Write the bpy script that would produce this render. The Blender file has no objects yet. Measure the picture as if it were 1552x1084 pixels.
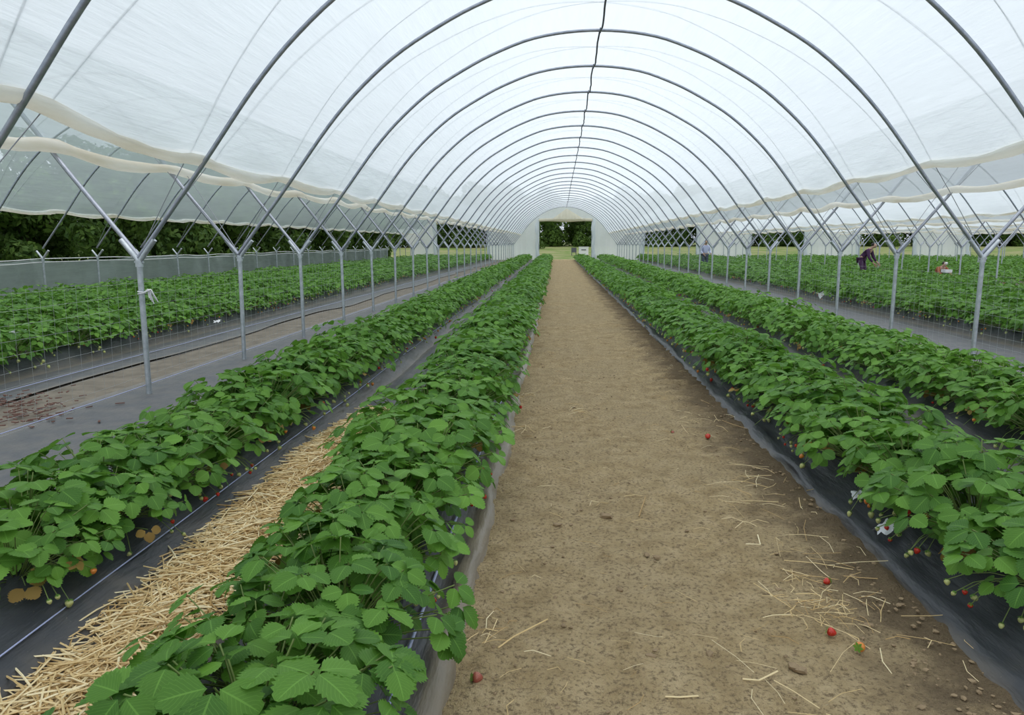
import bpy, bmesh, math, random
import numpy as np
from mathutils import Vector, Matrix

PI = math.pi
rnd = random.Random(11)
nr = np.random.default_rng(11)
SC = bpy.context.scene
COL = SC.collection

# ------------------------------------------------------------------ camera
F_PX, VX, VY, EYE = 1130.0, 848.4, 368.35, 1.5
_a, _b = (VX - 776) / F_PX, -(VY - 542) / F_PX
_yc = np.array([_a, _b, 1.0]); _yc /= np.linalg.norm(_yc)
_zc = np.array([0, 1, -_b]); _zc /= np.linalg.norm(_zc)
_xc = np.cross(_yc, _zc)
if _xc[0] < 0: _xc = -_xc
CM = np.stack([_xc, _yc, _zc], 1)            # rows: camera right / up / forward in world axes
cam_d = bpy.data.cameras.new('camera'); cam = bpy.data.objects.new('camera', cam_d); COL.objects.link(cam)
cam_d.sensor_width = 36.0; cam_d.lens = F_PX / 1552 * 36.0; cam_d.clip_start = 0.05; cam_d.clip_end = 1000
R, U, Fw = CM[0], CM[1], CM[2]
cam.matrix_world = Matrix(((R[0], U[0], -Fw[0], 0), (R[1], U[1], -Fw[1], 0), (R[2], U[2], -Fw[2], EYE), (0, 0, 0, 1)))
SC.camera = cam

def gp(px, py, z=0.0):
    """where a sight line meets the level z (used to read positions off the photograph)"""
    w = CM.T @ np.array([(px - 776) / F_PX, -(py - 542) / F_PX, 1.0])
    t = (z - EYE) / w[2]
    return float(w[0] * t), float(w[1] * t)

def in_view(x, y, z, m=60):
    c = CM @ np.array([x, y, z - EYE])
    if c[2] < 0.2: return False
    u, v = 776 + F_PX * c[0] / c[2], 542 - F_PX * c[1] / c[2]
    return -m < u < 1552 + m and -m < v < 1084 + m

# ------------------------------------------------------------------ helpers
class MB:
    """collects pieces of one mesh"""
    def __init__(s): s.V = []; s.F = []; s.M = []; s.UV = []; s.n = 0
    def add(s, V, F, mi=0, uv=None):
        V = np.asarray(V, float).reshape(-1, 3)
        s.V.append(V); F = np.asarray(F, int)
        s.F.append(F + s.n); s.M.append(np.full(len(F), mi)); s.n += len(V)
        s.UV.append(np.zeros((len(V), 2)) if uv is None else np.asarray(uv, float))
    def mesh(s, name, mats, smooth=True):
        me = bpy.data.meshes.new(name)
        V = np.concatenate(s.V)
        loops = []; starts = []; tot = 0
        counts = []
        for F in s.F:
            k = F.shape[1]
            loops.append(F.ravel()); counts.append(np.full(len(F), k))
        loops = np.concatenate(loops).astype(np.int32); counts = np.concatenate(counts).astype(np.int32)
        starts = np.concatenate([[0], np.cumsum(counts)[:-1]]).astype(np.int32)
        me.vertices.add(len(V)); me.vertices.foreach_set('co', V.ravel().astype(np.float32))
        me.loops.add(len(loops)); me.loops.foreach_set('vertex_index', loops)
        me.polygons.add(len(counts)); me.polygons.foreach_set('loop_start', starts)
        me.polygons.foreach_set('loop_total', counts)
        me.polygons.foreach_set('material_index', np.concatenate(s.M).astype(np.int32))
        me.polygons.foreach_set('use_smooth', np.full(len(counts), smooth))
        UV = np.concatenate(s.UV)
        if UV.any():
            l = me.uv_layers.new(name='UVMap'); l.data.foreach_set('uv', UV[loops].ravel().astype(np.float32))
        me.update(calc_edges=True); me.validate()
        for m in mats: me.materials.append(m)
        return me
    def build(s, name, mats, parent=None, smooth=True, loc=None):
        if not isinstance(mats, (list, tuple)): mats = [mats]
        return link(name, s.mesh(name, mats, smooth), parent, loc)

def link(name, me, parent=None, loc=None):
    o = bpy.data.objects.new(name, me); COL.objects.link(o)
    if parent is not None: o.parent = parent
    if loc is not None: o.location = loc
    return o

def tag(o, label, cat, group=None, kind=None):
    o['label'] = label; o['category'] = cat
    if group: o['group'] = group
    if kind: o['kind'] = kind
    return o

def empty(name, loc=(0, 0, 0), rz=0.0):
    o = bpy.data.objects.new(name, None); COL.objects.link(o)
    o.location = loc; o.rotation_euler = (0, 0, rz); o.empty_display_size = 0.1
    return o

def copy_tree(o, parent=None):
    c = o.copy(); COL.objects.link(c)
    if parent is not None: c.parent = parent
    for ch in list(o.children): copy_tree(ch, c)
    return c

def tube(pts, r, sides=6, caps=True, squash=None):
    P = np.asarray(pts, float); n = len(P)
    r = np.full(n, r) if np.isscalar(r) else np.asarray(r, float)
    T = np.gradient(P, axis=0); T /= np.linalg.norm(T, axis=1)[:, None] + 1e-12
    ref = np.array([0, 0, 1.0]) if abs(T[:, 2]).mean() < 0.8 else np.array([0, 1.0, 0])
    A = np.cross(T, ref); A /= np.linalg.norm(A, axis=1)[:, None] + 1e-12
    B = np.cross(A, T)
    th = np.arange(sides) * 2 * PI / sides
    V = P[:, None, :] + r[:, None, None] * (np.cos(th)[None, :, None] * A[:, None, :] + np.sin(th)[None, :, None] * B[:, None, :])
    V = V.reshape(-1, 3)
    i = np.arange(n - 1)[:, None]; j = np.arange(sides)[None, :]; k = (j + 1) % sides
    Fq = np.stack([i * sides + j, i * sides + k, (i + 1) * sides + k, (i + 1) * sides + j], -1).reshape(-1, 4)
    return V, Fq

def add_tube(mb, pts, r, sides=6, mi=0):
    V, Fq = tube(pts, r, sides); mb.add(V, Fq, mi)
    n = len(np.asarray(pts))
    if sides >= 5:
        mb.add(V[:sides], [list(range(sides))[::-1]], mi); mb.add(V[-sides:], [list(range(sides))], mi)

def add_box(mb, c, s, mi=0, rz=0.0):
    x, y, z = np.array(s) / 2
    V = np.array([(a * x, b * y, d * z) for a in (-1, 1) for b in (-1, 1) for d in (-1, 1)], float)
    cs, sn = math.cos(rz), math.sin(rz)
    V = V @ np.array([[cs, sn, 0], [-sn, cs, 0], [0, 0, 1]]) + np.array(c)
    mb.add(V, [(0, 1, 3, 2), (4, 6, 7, 5), (0, 4, 5, 1), (2, 3, 7, 6), (0, 2, 6, 4), (1, 5, 7, 3)], mi)

def grid_faces(nu, nv):
    i = np.arange(nu - 1)[:, None]; j = np.arange(nv - 1)[None, :]
    return np.stack([i * nv + j, (i + 1) * nv + j, (i + 1) * nv + j + 1, i * nv + j + 1], -1).reshape(-1, 4)

def vnoise(x, seed=0, scale=1.0):
    """smooth 1-D noise"""
    g = np.random.default_rng(seed).uniform(-1, 1, 512)
    t = np.asarray(x, float) * scale; i = np.floor(t).astype(int); f = t - i; f = f * f * (3 - 2 * f)
    return g[i % 512] * (1 - f) + g[(i + 1) % 512] * f

def vnoise2(x, y, seed=0):
    g = np.random.default_rng(seed).uniform(-1, 1, (64, 64))
    i = np.floor(x).astype(int); j = np.floor(y).astype(int); f = x - i; h = y - j
    f = f * f * (3 - 2 * f); h = h * h * (3 - 2 * h)
    a = g[i % 64, j % 64]; b = g[(i + 1) % 64, j % 64]; c = g[i % 64, (j + 1) % 64]; d = g[(i + 1) % 64, (j + 1) % 64]
    return (a * (1 - f) + b * f) * (1 - h) + (c * (1 - f) + d * f) * h

ONES = ['', 'first', 'second', 'third', 'fourth', 'fifth', 'sixth', 'seventh', 'eighth', 'ninth', 'tenth', 'eleventh', 'twelfth',
        'thirteenth', 'fourteenth', 'fifteenth', 'sixteenth', 'seventeenth', 'eighteenth', 'nineteenth']
def nth(n):
    if n < 20: return ONES[n]
    t = {2: 'twent', 3: 'thirt', 4: 'fort', 5: 'fift', 6: 'sixt'}[n // 10]
    return t + 'ieth' if n % 10 == 0 else t + 'y-' + ONES[n % 10]

# ------------------------------------------------------------------ materials
class NT:
    def __init__(s, name):
        s.m = bpy.data.materials.new(name); s.m.use_nodes = True; s.t = s.m.node_tree; s.t.nodes.clear()
        s.out = s.t.nodes.new('ShaderNodeOutputMaterial')
    def n(s, typ, **kw):
        nd = s.t.nodes.new('ShaderNode' + typ)
        for k, v in kw.items():
            if k in nd.inputs: s.set(nd, k, v)
            else: setattr(nd, k, v)
        return nd
    def set(s, nd, k, v):
        if hasattr(v, 'bl_idname') or isinstance(v, bpy.types.NodeSocket):
            s.t.links.new(v if isinstance(v, bpy.types.NodeSocket) else v.outputs[0], nd.inputs[k])
        else:
            nd.inputs[k].default_value = v
    def obj(s, scale=(1, 1, 1), world=False):
        c = s.n('TexCoord'); mp = s.n('Mapping')
        src = c.outputs['Object']
        if world: src = s.n('NewGeometry').outputs['Position']
        s.t.links.new(src, mp.inputs['Vector']); mp.inputs['Scale'].default_value = scale
        return mp.outputs[0]
    def noise(s, vec, scale, detail=4, rough=0.55):
        nd = s.n('TexNoise', Scale=scale, Detail=detail, Roughness=rough); s.t.links.new(vec, nd.inputs['Vector']); return nd.outputs['Fac']
    def ramp(s, fac, stops):
        r = s.n('ValToRGB'); s.t.links.new(fac, r.inputs[0]); e = r.color_ramp.elements
        while len(e) < len(stops): e.new(0.5)
        for i, (p, c) in enumerate(stops):
            e[i].position = p; e[i].color = (*c, 1) if len(c) == 3 else c
        return r.outputs[0]
    def mix(s, fac, a, b, blend='MIX'):
        nd = s.t.nodes.new('ShaderNodeMix'); nd.data_type = 'RGBA'; nd.blend_type = blend
        for sock, v in ((nd.inputs[0], fac), (nd.inputs[6], a), (nd.inputs[7], b)):
            if isinstance(v, bpy.types.NodeSocket): s.t.links.new(v, sock)
            elif isinstance(v, (int, float)): sock.default_value = v
            else: sock.default_value = (*v, 1) if len(v) == 3 else v
        return nd.outputs[2]
    def math(s, op, a, b=0.0, c=0.0):
        nd = s.t.nodes.new('ShaderNodeMath'); nd.operation = op
        for i, v in enumerate((a, b, c)):
            if isinstance(v, bpy.types.NodeSocket): s.t.links.new(v, nd.inputs[i])
            else: nd.inputs[i].default_value = v
        return nd.outputs[0]
    def bump(s, h, strength=0.3, dist=0.01):
        b = s.n('Bump', Strength=strength, Distance=dist); s.t.links.new(h, b.inputs['Height']); return b.outputs[0]
    def pbr(s, color, rough=0.6, metal=0.0, spec=0.4, normal=None):
        p = s.n('BsdfPrincipled', Roughness=rough, Metallic=metal); p.inputs['Specular IOR Level'].default_value = spec
        s.set(p, 'Base Color', color if isinstance(color, bpy.types.NodeSocket) else (*color, 1))
        if normal is not None: s.set(p, 'Normal', normal)
        return p.outputs[0]
    def done(s, sh):
        s.t.links.new(sh, s.out.inputs['Surface']); return s.m
    def mixsh(s, fac, a, b):
        m = s.n('MixShader'); s.t.links.new(a, m.inputs[1]); s.t.links.new(b, m.inputs[2])
        if isinstance(fac, bpy.types.NodeSocket): s.t.links.new(fac, m.inputs[0])
        else: m.inputs[0].default_value = fac
        return m.outputs[0]

def plain(name, col, rough=0.6, metal=0.0, spec=0.4, var=0.12, scale=30):
    t = NT(name); v = t.noise(t.obj(), scale)
    c = t.mix(v, tuple(x * (1 - var) for x in col), tuple(min(1, x * (1 + var)) for x in col))
    return t.done(t.pbr(c, rough, metal, spec))

def leaf_mat(name, dark, bright, trans=0.28, rough=0.5, vein=True, spec=0.35):
    t = NT(name)
    isl = t.n('NewGeometry').outputs['Random Per Island']; ob = t.n('ObjectInfo').outputs['Random']
    f = t.math('ADD', t.math('MULTIPLY', isl, 0.75), t.math('MULTIPLY', ob, 0.25))
    c = t.mix(f, dark, bright)
    if vein:
        uv = t.n('UVMap').outputs[0]; sep = t.n('SeparateXYZ'); t.t.links.new(uv, sep.inputs[0])
        u, v = sep.outputs[0], t.math('ABSOLUTE', t.math('SUBTRACT', sep.outputs[1], 0.5))
        w = t.math('SUBTRACT', t.math('MULTIPLY', u, 9.0), t.math('MULTIPLY', v, 7.0))
        fr = t.math('ABSOLUTE', t.math('SUBTRACT', t.math('FRACT', w), 0.5))
        side = t.math('LESS_THAN', fr, 0.07); mid = t.math('LESS_THAN', v, 0.022)
        ve = t.math('MULTIPLY', t.math('MAXIMUM', side, t.math('MULTIPLY', mid, 1.6)), 0.22)
        c = t.mix(ve, c, tuple(min(1, x * 1.5 + 0.03) for x in bright))
    a = t.pbr(c, rough, 0, spec)
    tr = t.n('BsdfTranslucent'); t.t.links.new(t.mix(0.5, c, tuple(min(1, x * 1.5) for x in bright)), tr.inputs[0])
    return t.done(t.mixsh(trans, a, tr.outputs[0]))

def film_mat(name, col=(0.87, 0.935, 0.995), clear=0.20, refl=0.22, streak=0.10, dirt=None):
    t = NT(name)
    p = t.obj((2.2, 0.35, 2.2), world=True); p2 = t.obj((0.5, 0.22, 0.5), world=True)
    s1 = t.noise(p, 3.0, 5, 0.6); s2 = t.noise(p2, 1.3, 2)
    s3 = t.noise(t.obj((9, 0.6, 14), world=True), 1.6, 3, 0.6)
    v = t.math('ADD', t.math('MULTIPLY', s1, 0.45), t.math('ADD', t.math('MULTIPLY', s2, 0.3), t.math('MULTIPLY', s3, 0.35)))
    lo = tuple(x * (1 - streak) for x in col)
    c = t.ramp(v, [(0.32, lo), (0.5, tuple(x * (1 - streak * 0.4) for x in col)), (0.7, col)])
    if dirt is not None: c = t.mix(t.ramp(t.noise(t.obj((6, 0.8, 6), world=True), 1.0, 4), [(0.42, (0, 0, 0)), (0.68, (1, 1, 1))]), c, dirt)
    nrm = t.bump(t.math('ADD', s3, s1), 0.35, 0.02)
    tl = t.n('BsdfTranslucent'); t.t.links.new(c, tl.inputs[0]); t.t.links.new(nrm, tl.inputs['Normal'])
    df = t.n('BsdfDiffuse'); t.t.links.new(c, df.inputs[0]); t.t.links.new(nrm, df.inputs['Normal'])
    gl = t.n('BsdfGlossy', Roughness=0.35); gl.inputs[0].default_value = (0.8, 0.8, 0.8, 1)
    tp = t.n('BsdfTransparent'); tp.inputs[0].default_value = (0.95, 0.97, 0.98, 1)
    sh = t.mixsh(refl, tl.outputs[0], df.outputs[0])
    sh = t.mixsh(0.03, sh, gl.outputs[0])
    return t.done(t.mixsh(clear, sh, tp.outputs[0]))

M = {}
M['leaf'] = leaf_mat('strawberry_leaf', (0.036, 0.120, 0.016), (0.175, 0.370, 0.048), 0.28, 0.52, True, 0.28)
M['dead'] = leaf_mat('withered_leaf', (0.22, 0.12, 0.03), (0.38, 0.27, 0.07), 0.15, 0.7, False)
M['stem'] = plain('leaf_stalk', (0.16, 0.22, 0.06), 0.55)
M['tree_leaf'] = leaf_mat('tree_leaf', (0.022, 0.060, 0.012), (0.110, 0.190, 0.035), 0.25, 0.6, False, 0.2)
M['bark'] = plain('bark', (0.09, 0.07, 0.05), 0.9)
M['film'] = film_mat('polythene_film')
M['film_shaded'] = film_mat('shaded_polythene_film', (0.60, 0.70, 0.71), clear=0.45, refl=0.25, streak=0.18)  # left tunnel: grey-green shade from the trees behind is put into the film colour
M['roll'] = film_mat('rolled_polythene', (0.98, 0.97, 0.93), 0.12, 0.34, 0.06, (0.84, 0.79, 0.68))
M['gable'] = film_mat('gable_polythene', (0.90, 0.93, 0.95), 0.12, 0.40, 0.08)
M['cream'] = film_mat('cream_polythene', (0.85, 0.80, 0.66), 0.0, 0.6, 0.08)
M['wind'] = film_mat('windbreak_mesh', (0.33, 0.40, 0.39), 0.10, 0.55, 0.35)
M['scrap'] = plain('white_plastic', (0.72, 0.73, 0.76), 0.35, 0, 0.5, 0.08)
M['rope'] = plain('rope_fibre', (0.30, 0.32, 0.36), 0.8)
M['cord'] = plain('ridge_cord_fibre', (0.10, 0.105, 0.125), 0.75)
M['string'] = plain('white_string', (0.70, 0.72, 0.74), 0.7)
M['wire'] = plain('netting_wire', (0.42, 0.45, 0.46), 0.5, 0.4)
M['drip'] = plain('drip_tape', (0.42, 0.46, 0.70), 0.4)

def steel():
    t = NT('galvanised_steel'); p = t.obj()
    c = t.ramp(t.noise(p, 14, 5, 0.7), [(0.3, (0.36, 0.405, 0.44)), (0.7, (0.60, 0.645, 0.69))])
    r = t.math('ADD', t.math('MULTIPLY', t.noise(p, 40, 3), 0.25), 0.32)
    pp = t.n('BsdfPrincipled', Metallic=0.75); t.t.links.new(c, pp.inputs['Base Color']); t.t.links.new(r, pp.inputs['Roughness'])
    return t.done(pp.outputs[0])
M['steel'] = steel()

def hoopmat():
    t = NT('weathered_hoop_steel'); p = t.obj()
    c = t.ramp(t.noise(p, 9, 5, 0.7), [(0.3, (0.26, 0.285, 0.345)), (0.7, (0.42, 0.45, 0.52))])
    return t.done(t.pbr(c, 0.38, 0.6, 0.5))
M['hoop'] = hoopmat()

def soil():
    t = NT('dry_soil'); p = t.obj(world=True)
    big = t.noise(p, 0.9, 4); mid = t.noise(p, 6, 5, 0.65); fine = t.noise(p, 55, 4, 0.7); tiny = t.noise(p, 160, 2, 0.6)
    c = t.ramp(mid, [(0.30, (0.370, 0.262, 0.130)), (0.5, (0.530, 0.395, 0.215)), (0.70, (0.650, 0.500, 0.295))])
    c = t.mix(t.ramp(big, [(0.4, (0, 0, 0)), (0.65, (0.7, 0.7, 0.7))]), c, (0.500, 0.385, 0.225))
    c = t.mix(t.ramp(fine, [(0.36, (0.85,) * 3), (0.50, (0,) * 3)]), c, (0.20, 0.145, 0.085))
    c = t.mix(t.ramp(tiny, [(0.62, (0,) * 3), (0.75, (0.5,) * 3)]), c, (0.66, 0.54, 0.38))
    # darker crumbly soil along the right edge of the path
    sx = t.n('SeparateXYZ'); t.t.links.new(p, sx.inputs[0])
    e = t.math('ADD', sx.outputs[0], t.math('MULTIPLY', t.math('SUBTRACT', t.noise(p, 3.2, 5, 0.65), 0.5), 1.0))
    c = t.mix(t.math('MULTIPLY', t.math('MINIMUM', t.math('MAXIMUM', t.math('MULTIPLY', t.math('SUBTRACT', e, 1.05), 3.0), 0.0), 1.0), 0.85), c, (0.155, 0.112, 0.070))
    h = t.math('ADD', t.math('MULTIPLY', mid, 0.8), t.math('ADD', t.math('MULTIPLY', fine, 0.45), t.math('MULTIPLY', tiny, 0.15)))
    return t.done(t.pbr(c, 0.95, 0, 0.15, t.bump(h, 1.0, 0.07)))
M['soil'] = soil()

def outground():
    t = NT('grass_and_soil'); p = t.obj(world=True)
    sx = t.n('SeparateXYZ'); t.t.links.new(p, sx.inputs[0])
    n = t.noise(p, 0.35, 5); n2 = t.noise(p, 4, 4)
    soilc = t.ramp(n2, [(0.3, (0.13, 0.115, 0.095)), (0.7, (0.215, 0.19, 0.155))])
    grass = t.ramp(n2, [(0.3, (0.07, 0.13, 0.03)), (0.7, (0.17, 0.24, 0.06))])
    tan = t.mix(n2, (0.30, 0.25, 0.15), (0.17, 0.22, 0.08))
    g = t.mix(t.ramp(n, [(0.42, (0,) * 3), (0.58, (1,) * 3)]), grass, tan)
    k = t.math('MINIMUM', t.math('MAXIMUM', t.math('SUBTRACT', sx.outputs[1], 66.0), 0.0), 1.0)
    k2 = t.math('MINIMUM', t.math('MAXIMUM', t.math('SUBTRACT', -13.6, sx.outputs[0]), 0.0), 1.0)
    return t.done(t.pbr(t.mix(t.math('MAXIMUM', k, k2), soilc, g), 0.95, 0, 0.15, t.bump(n2, 0.5, 0.05)))
M['ground'] = outground()

def mulch(name, base, dustc, dust=0.5, rough=0.42):
    t = NT(name); p = t.obj(world=True)
    n = t.noise(p, 5, 5, 0.6); n2 = t.noise(p, 45, 4, 0.7)
    sx = t.n('SeparateXYZ'); t.t.links.new(t.n('UVMap').outputs[0], sx.inputs[0])
    edge = sx.outputs[0]                                   # 1 where the film dips into the soil and is coated with it
    f = t.math('ADD', t.math('MULTIPLY', n, dust), t.math('MULTIPLY', edge, 0.75))
    c = t.mix(t.ramp(f, [(0.28, (0,) * 3), (0.95, (1,) * 3)]), base, dustc)
    c = t.mix(t.ramp(n2, [(0.66, (0,) * 3), (0.74, (0.7,) * 3)]), c, (0.30, 0.26, 0.21))
    w = t.noise(t.obj((7, 1.5, 7), world=True), 2.0, 4)
    return t.done(t.pbr(c, rough, 0, 0.45, t.bump(w, 0.5, 0.03)))
M['mulch'] = mulch('black_mulch_film', (0.036, 0.039, 0.046), (0.22, 0.18, 0.13), 0.45)
M['mat'] = mulch('ground_fabric', (0.075, 0.079, 0.088), (0.19, 0.17, 0.145), 0.75, 0.55)

def straw():
    t = NT('straw'); isl = t.n('NewGeometry').outputs['Random Per Island']
    c = t.ramp(isl, [(0.0, (0.46, 0.29, 0.11)), (0.5, (0.76, 0.57, 0.28)), (1.0, (0.92, 0.80, 0.52))])
    return t.done(t.pbr(c, 0.5, 0, 0.4))
M['straw'] = straw()

def berry_mat(name, col):
    t = NT(name); v = t.n('TexVoronoi', Scale=260.0); t.t.links.new(t.obj(), v.inputs['Vector'])
    c = t.mix(t.ramp(v.outputs['Distance'], [(0.1, (1,) * 3), (0.25, (0,) * 3)]), col, (0.65, 0.50, 0.15))
    return t.done(t.pbr(c, 0.32, 0, 0.5))
M['red'] = berry_mat('ripe_berry', (0.50, 0.022, 0.014))
M['orange'] = berry_mat('turning_berry', (0.66, 0.22, 0.04))
M['pale'] = berry_mat('unripe_berry', (0.50, 0.52, 0.20))
M['dusty'] = berry_mat('dusty_berry', (0.33, 0.085, 0.06))
M['petal'] = plain('white_petal', (0.80, 0.80, 0.74), 0.6)
M['clod'] = plain('soil_clod', (0.30, 0.22, 0.135), 0.95, 0, 0.1, 0.3, 40)
M['debris'] = plain('plant_debris', (0.15, 0.085, 0.07), 0.9, 0, 0.2, 0.4, 20)

# ------------------------------------------------------------------ ground
Y0, Y1 = -3.0, 67.9
mb = MB()
xs = np.array([-140, -60, -24, -14, -4.5, 0, 5, 15, 60, 140.]); ys = np.array([-20, 0, 30, 66, 70, 85, 100, 115, 130, 160, 320.])
X, Y = np.meshgrid(xs, ys, indexing='ij')
Z = np.interp(Y, [70, 130, 320], [0, 1.15, 2.0]) + np.where(X < -13.5, -0.22, 0.0)
Z = np.where((Y <= 66) & (X >= -4.5), 0.0, Z)
mb.add(np.stack([X, Y, Z], -1), grid_faces(len(xs), len(ys)))
g = mb.build('ground', M['ground'], smooth=False); g['kind'] = 'structure'

def xl(y): return -0.80 - 0.006 * y          # centre lines of the four beds inside this tunnel
def xl2(y): return -2.22 - 0.011 * y
def xr(y): return 2.02 - 0.003 * y
def xr2(y): return 3.50 + 0.006 * y

nu, nv = 170, 1000
us = np.linspace(-0.62, 1.78, nu); vs = np.geomspace(3.0, 70.0, nv) - 2.4
X, Y = np.meshgrid(us, vs, indexing='ij'); X = X - 0.005 * Y
Z = 0.012 + 0.010 * vnoise2(X * 2.2 + 30, Y * 2.2, 3) + 0.010 * vnoise2(X * 7, Y * 7, 4) + 0.011 * vnoise2(X * 19, Y * 19, 5) * (.5 + .5 * vnoise2(X * 1.7 + 9, Y * 1.7, 8)) + 0.005 * vnoise2(X * 41, Y * 41, 9)
tread = np.clip((X - 0.75) / 0.5, 0, 1) * np.clip((Y - 5) / 3, 0, 1) * np.clip((24 - Y) / 8, 0, 1)
Z = Z + 0.020 * tread * np.sin(Y * 2 * PI / 0.26 + 2 * X) + 0.014 * np.clip((X - 1.0) / 0.4, 0, 1) * vnoise2(X * 13, Y * 13, 6)
Z = Z * np.clip((1.62 - X) / .14, .15, 1) * np.clip((X + .50) / .12, .2, 1)
edge = np.minimum(np.arange(nu), nu - 1 - np.arange(nu))[:, None]
Z = np.where(edge < 2, 0.002, np.maximum(Z, 0.002))
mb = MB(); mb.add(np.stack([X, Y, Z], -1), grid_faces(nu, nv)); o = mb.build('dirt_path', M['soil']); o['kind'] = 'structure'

# ------------------------------------------------------------------ beds under mulch film, mats
def bed(fx, y0, y1, prof, label, seed, dy=0.12, grp='mulch films over the raised beds'):
    n = max(8, int((y1 - y0) / dy)); ys = y0 + (y1 - y0) * np.linspace(0, 1, n) ** 1.5
    prof = np.array(prof); m = len(prof)
    V = np.zeros((n, m, 3)); UV = np.zeros((n, m, 2))
    for j, (px, pz, du) in enumerate(prof):
        k = min(1, pz / 0.06)
        w = 0.022 * vnoise(ys, seed + j, 1.6) + 0.010 * vnoise(ys, seed + 40 + j, 6.0)
        V[:, j, 0] = fx(ys) + px + w * (1 if abs(px) > 0.3 else 0.3)
        V[:, j, 1] = ys
        V[:, j, 2] = np.maximum(pz + k * (0.018 * vnoise(ys, seed + 80 + j, 2.3) + 0.008 * vnoise(ys, seed + 120 + j, 8)), 0.0)
        UV[:, j, 0] = du; UV[:, j, 1] = j / m
    mb = MB(); mb.add(V, grid_faces(n, m)[:, ::-1], 0, UV.reshape(-1, 2))
    o = mb.build('mulch_film', M['mulch']); tag(o, label, 'mulch film', grp); return o
PL = [(-.50, 0, .6), (-.47, .02, .3), (-.36, .10, .1), (-.27, .165, 0), (0, .18, 0), (.20, .16, 0), (.27, .11, 0), (.32, .055, .15), (.36, .045, .45), (.40, .055, .85), (.44, .05, 1), (.47, .022, 1), (.48, 0, 1)]
PR = [(-.49, 0, .4), (-.475, .035, .1), (-.44, .055, .0), (-.39, .05, .05), (-.33, .075, 0), (-.26, .15, 0), (0, .18, 0), (.27, .165, 0), (.36, .10, .1), (.47, .02, .3), (.50, 0, .5)]
PS = [(-.50, 0, .6), (-.46, .03, .3), (-.36, .10, .1), (-.27, .165, 0), (0, .18, 0), (.27, .165, 0), (.36, .10, .1), (.46, .03, .3), (.50, 0, .6)]
bed(xl, 0.9, 66, PL, 'black plastic film over the bed touching the left edge of the dirt path', 1)
bed(xl2, 0.9, 66, PS, 'black plastic film over the bed beyond the straw, left of the path', 2)
bed(xr, 0.9, 66, PR, 'black plastic film over the bed touching the right edge of the dirt path', 3)
bed(xr2, 2.5, 66, PS, 'black plastic film over the bed beside the right line of posts', 4)
LEFTBEDS = [-6.45, -8.1, -9.7, -11.3]
RIGHTBEDS = [7.15, 8.7, 10.5, 12.2]
lw = ['nearest the left posts', 'second beyond the left posts', 'third beyond the left posts', 'farthest left before the windbreak sheet']
for i, x in enumerate(LEFTBEDS):
    bed(lambda y, x=x: x + 0 * y, max(3.0, -x * 1.0), 66, PS, 'dark plastic film under the strawberry bed ' + lw[i], 10 + i, 0.3)
rw = ['nearest beyond the right posts', 'second beyond the right posts', 'third beyond the right posts', 'fourth beyond the right posts']
for i, x in enumerate(RIGHTBEDS):
    bed(lambda y, x=x: x + 0 * y, max(5.0, x * 1.1), 66, PS, 'dark plastic film under the strawberry bed ' + rw[i], 20 + i, 0.3)

def mat(fa, fb, y0, y1, label, seed, z=0.006, amp=0.006):
    n = int((y1 - y0) / 0.16); ys = y0 + (y1 - y0) * np.linspace(0, 1, n) ** 1.4; m = 9
    V = np.zeros((n, m, 3)); UV = np.zeros((n, m, 2))
    for j in range(m):
        t = j / (m - 1)
        V[:, j, 0] = fa(ys) * (1 - t) + fb(ys) * t + (0.02 * vnoise(ys, seed + j, 1.2) if j in (0, m - 1) else 0)
        V[:, j, 1] = ys; V[:, j, 2] = z + amp * (1 + vnoise(ys, seed + 30 + j, 2.5)) * (0.2 if j in (0, m - 1) else 1)
        UV[:, j, 0] = 0.55 if j in (0, m - 1) else 0.0
    mb = MB(); mb.add(V, grid_faces(n, m)[:, ::-1], 0, UV.reshape(-1, 2))
    o = mb.build('weed_mat', M['mat']); tag(o, label, 'ground fabric', 'ground fabric strips'); return o
mat(lambda y: xl2(y) + .49, lambda y: xl(y) - .49, 0.9, 66, 'dark ground fabric in the furrow left of the path, partly under straw', 50)
mat(lambda y: -4.50 + 0 * y, lambda y: xl2(y) - .49, 2.5, 66, 'grey-black ground fabric around the feet of the left posts', 51)
mat(lambda y: -5.96 + 0 * y, lambda y: -5.15 + .15 * vnoise(y, 5, .5), 4, 66, 'grey ground fabric strip along the nearest bed beyond the left posts', 52)
mat(lambda y: xr(y) + .50, lambda y: xr2(y) - .49, 1.5, 66, 'dark ground fabric in the furrow between the two right-hand beds', 53)
mat(lambda y: 5.25 + 0 * y, lambda y: 6.66 + 0 * y, 5, 66, 'grey-black ground fabric on the far side of the right posts', 54)

# ------------------------------------------------------------------ tunnels
PROF = np.array([(0, 4.60), (0.5, 4.57), (1.0, 4.48), (1.65, 4.22), (2.3, 3.86), (2.62, 3.63), (3.05, 3.24), (3.38, 2.86), (3.71, 2.42), (3.94, 2.12), (4.55, 1.36)])
CX, W = 0.48, 4.55
def smooth_prof(n=64):
    P = np.concatenate([PROF[::-1] * [-1, 1], PROF[1:]])
    d = np.concatenate([[0], np.cumsum(np.linalg.norm(np.diff(P, axis=0), axis=1))]); t = np.linspace(0, d[-1], n)
    x = np.interp(t, d, P[:, 0]); z = np.interp(t, d, P[:, 1])
    for _ in range(2):
        x[1:-1] = (x[:-2] + 2 * x[1:-1] + x[2:]) / 4; z[1:-1] = (z[:-2] + 2 * z[1:-1] + z[2:]) / 4
    return x, z
HX, HZ = smooth_prof(72)
SC_N = np.stack([np.gradient(HZ), -np.gradient(HX)], 1); SC_N /= np.linalg.norm(SC_N, axis=1)[:, None]; SC_N *= -1   # outward normal (x,z)
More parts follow.
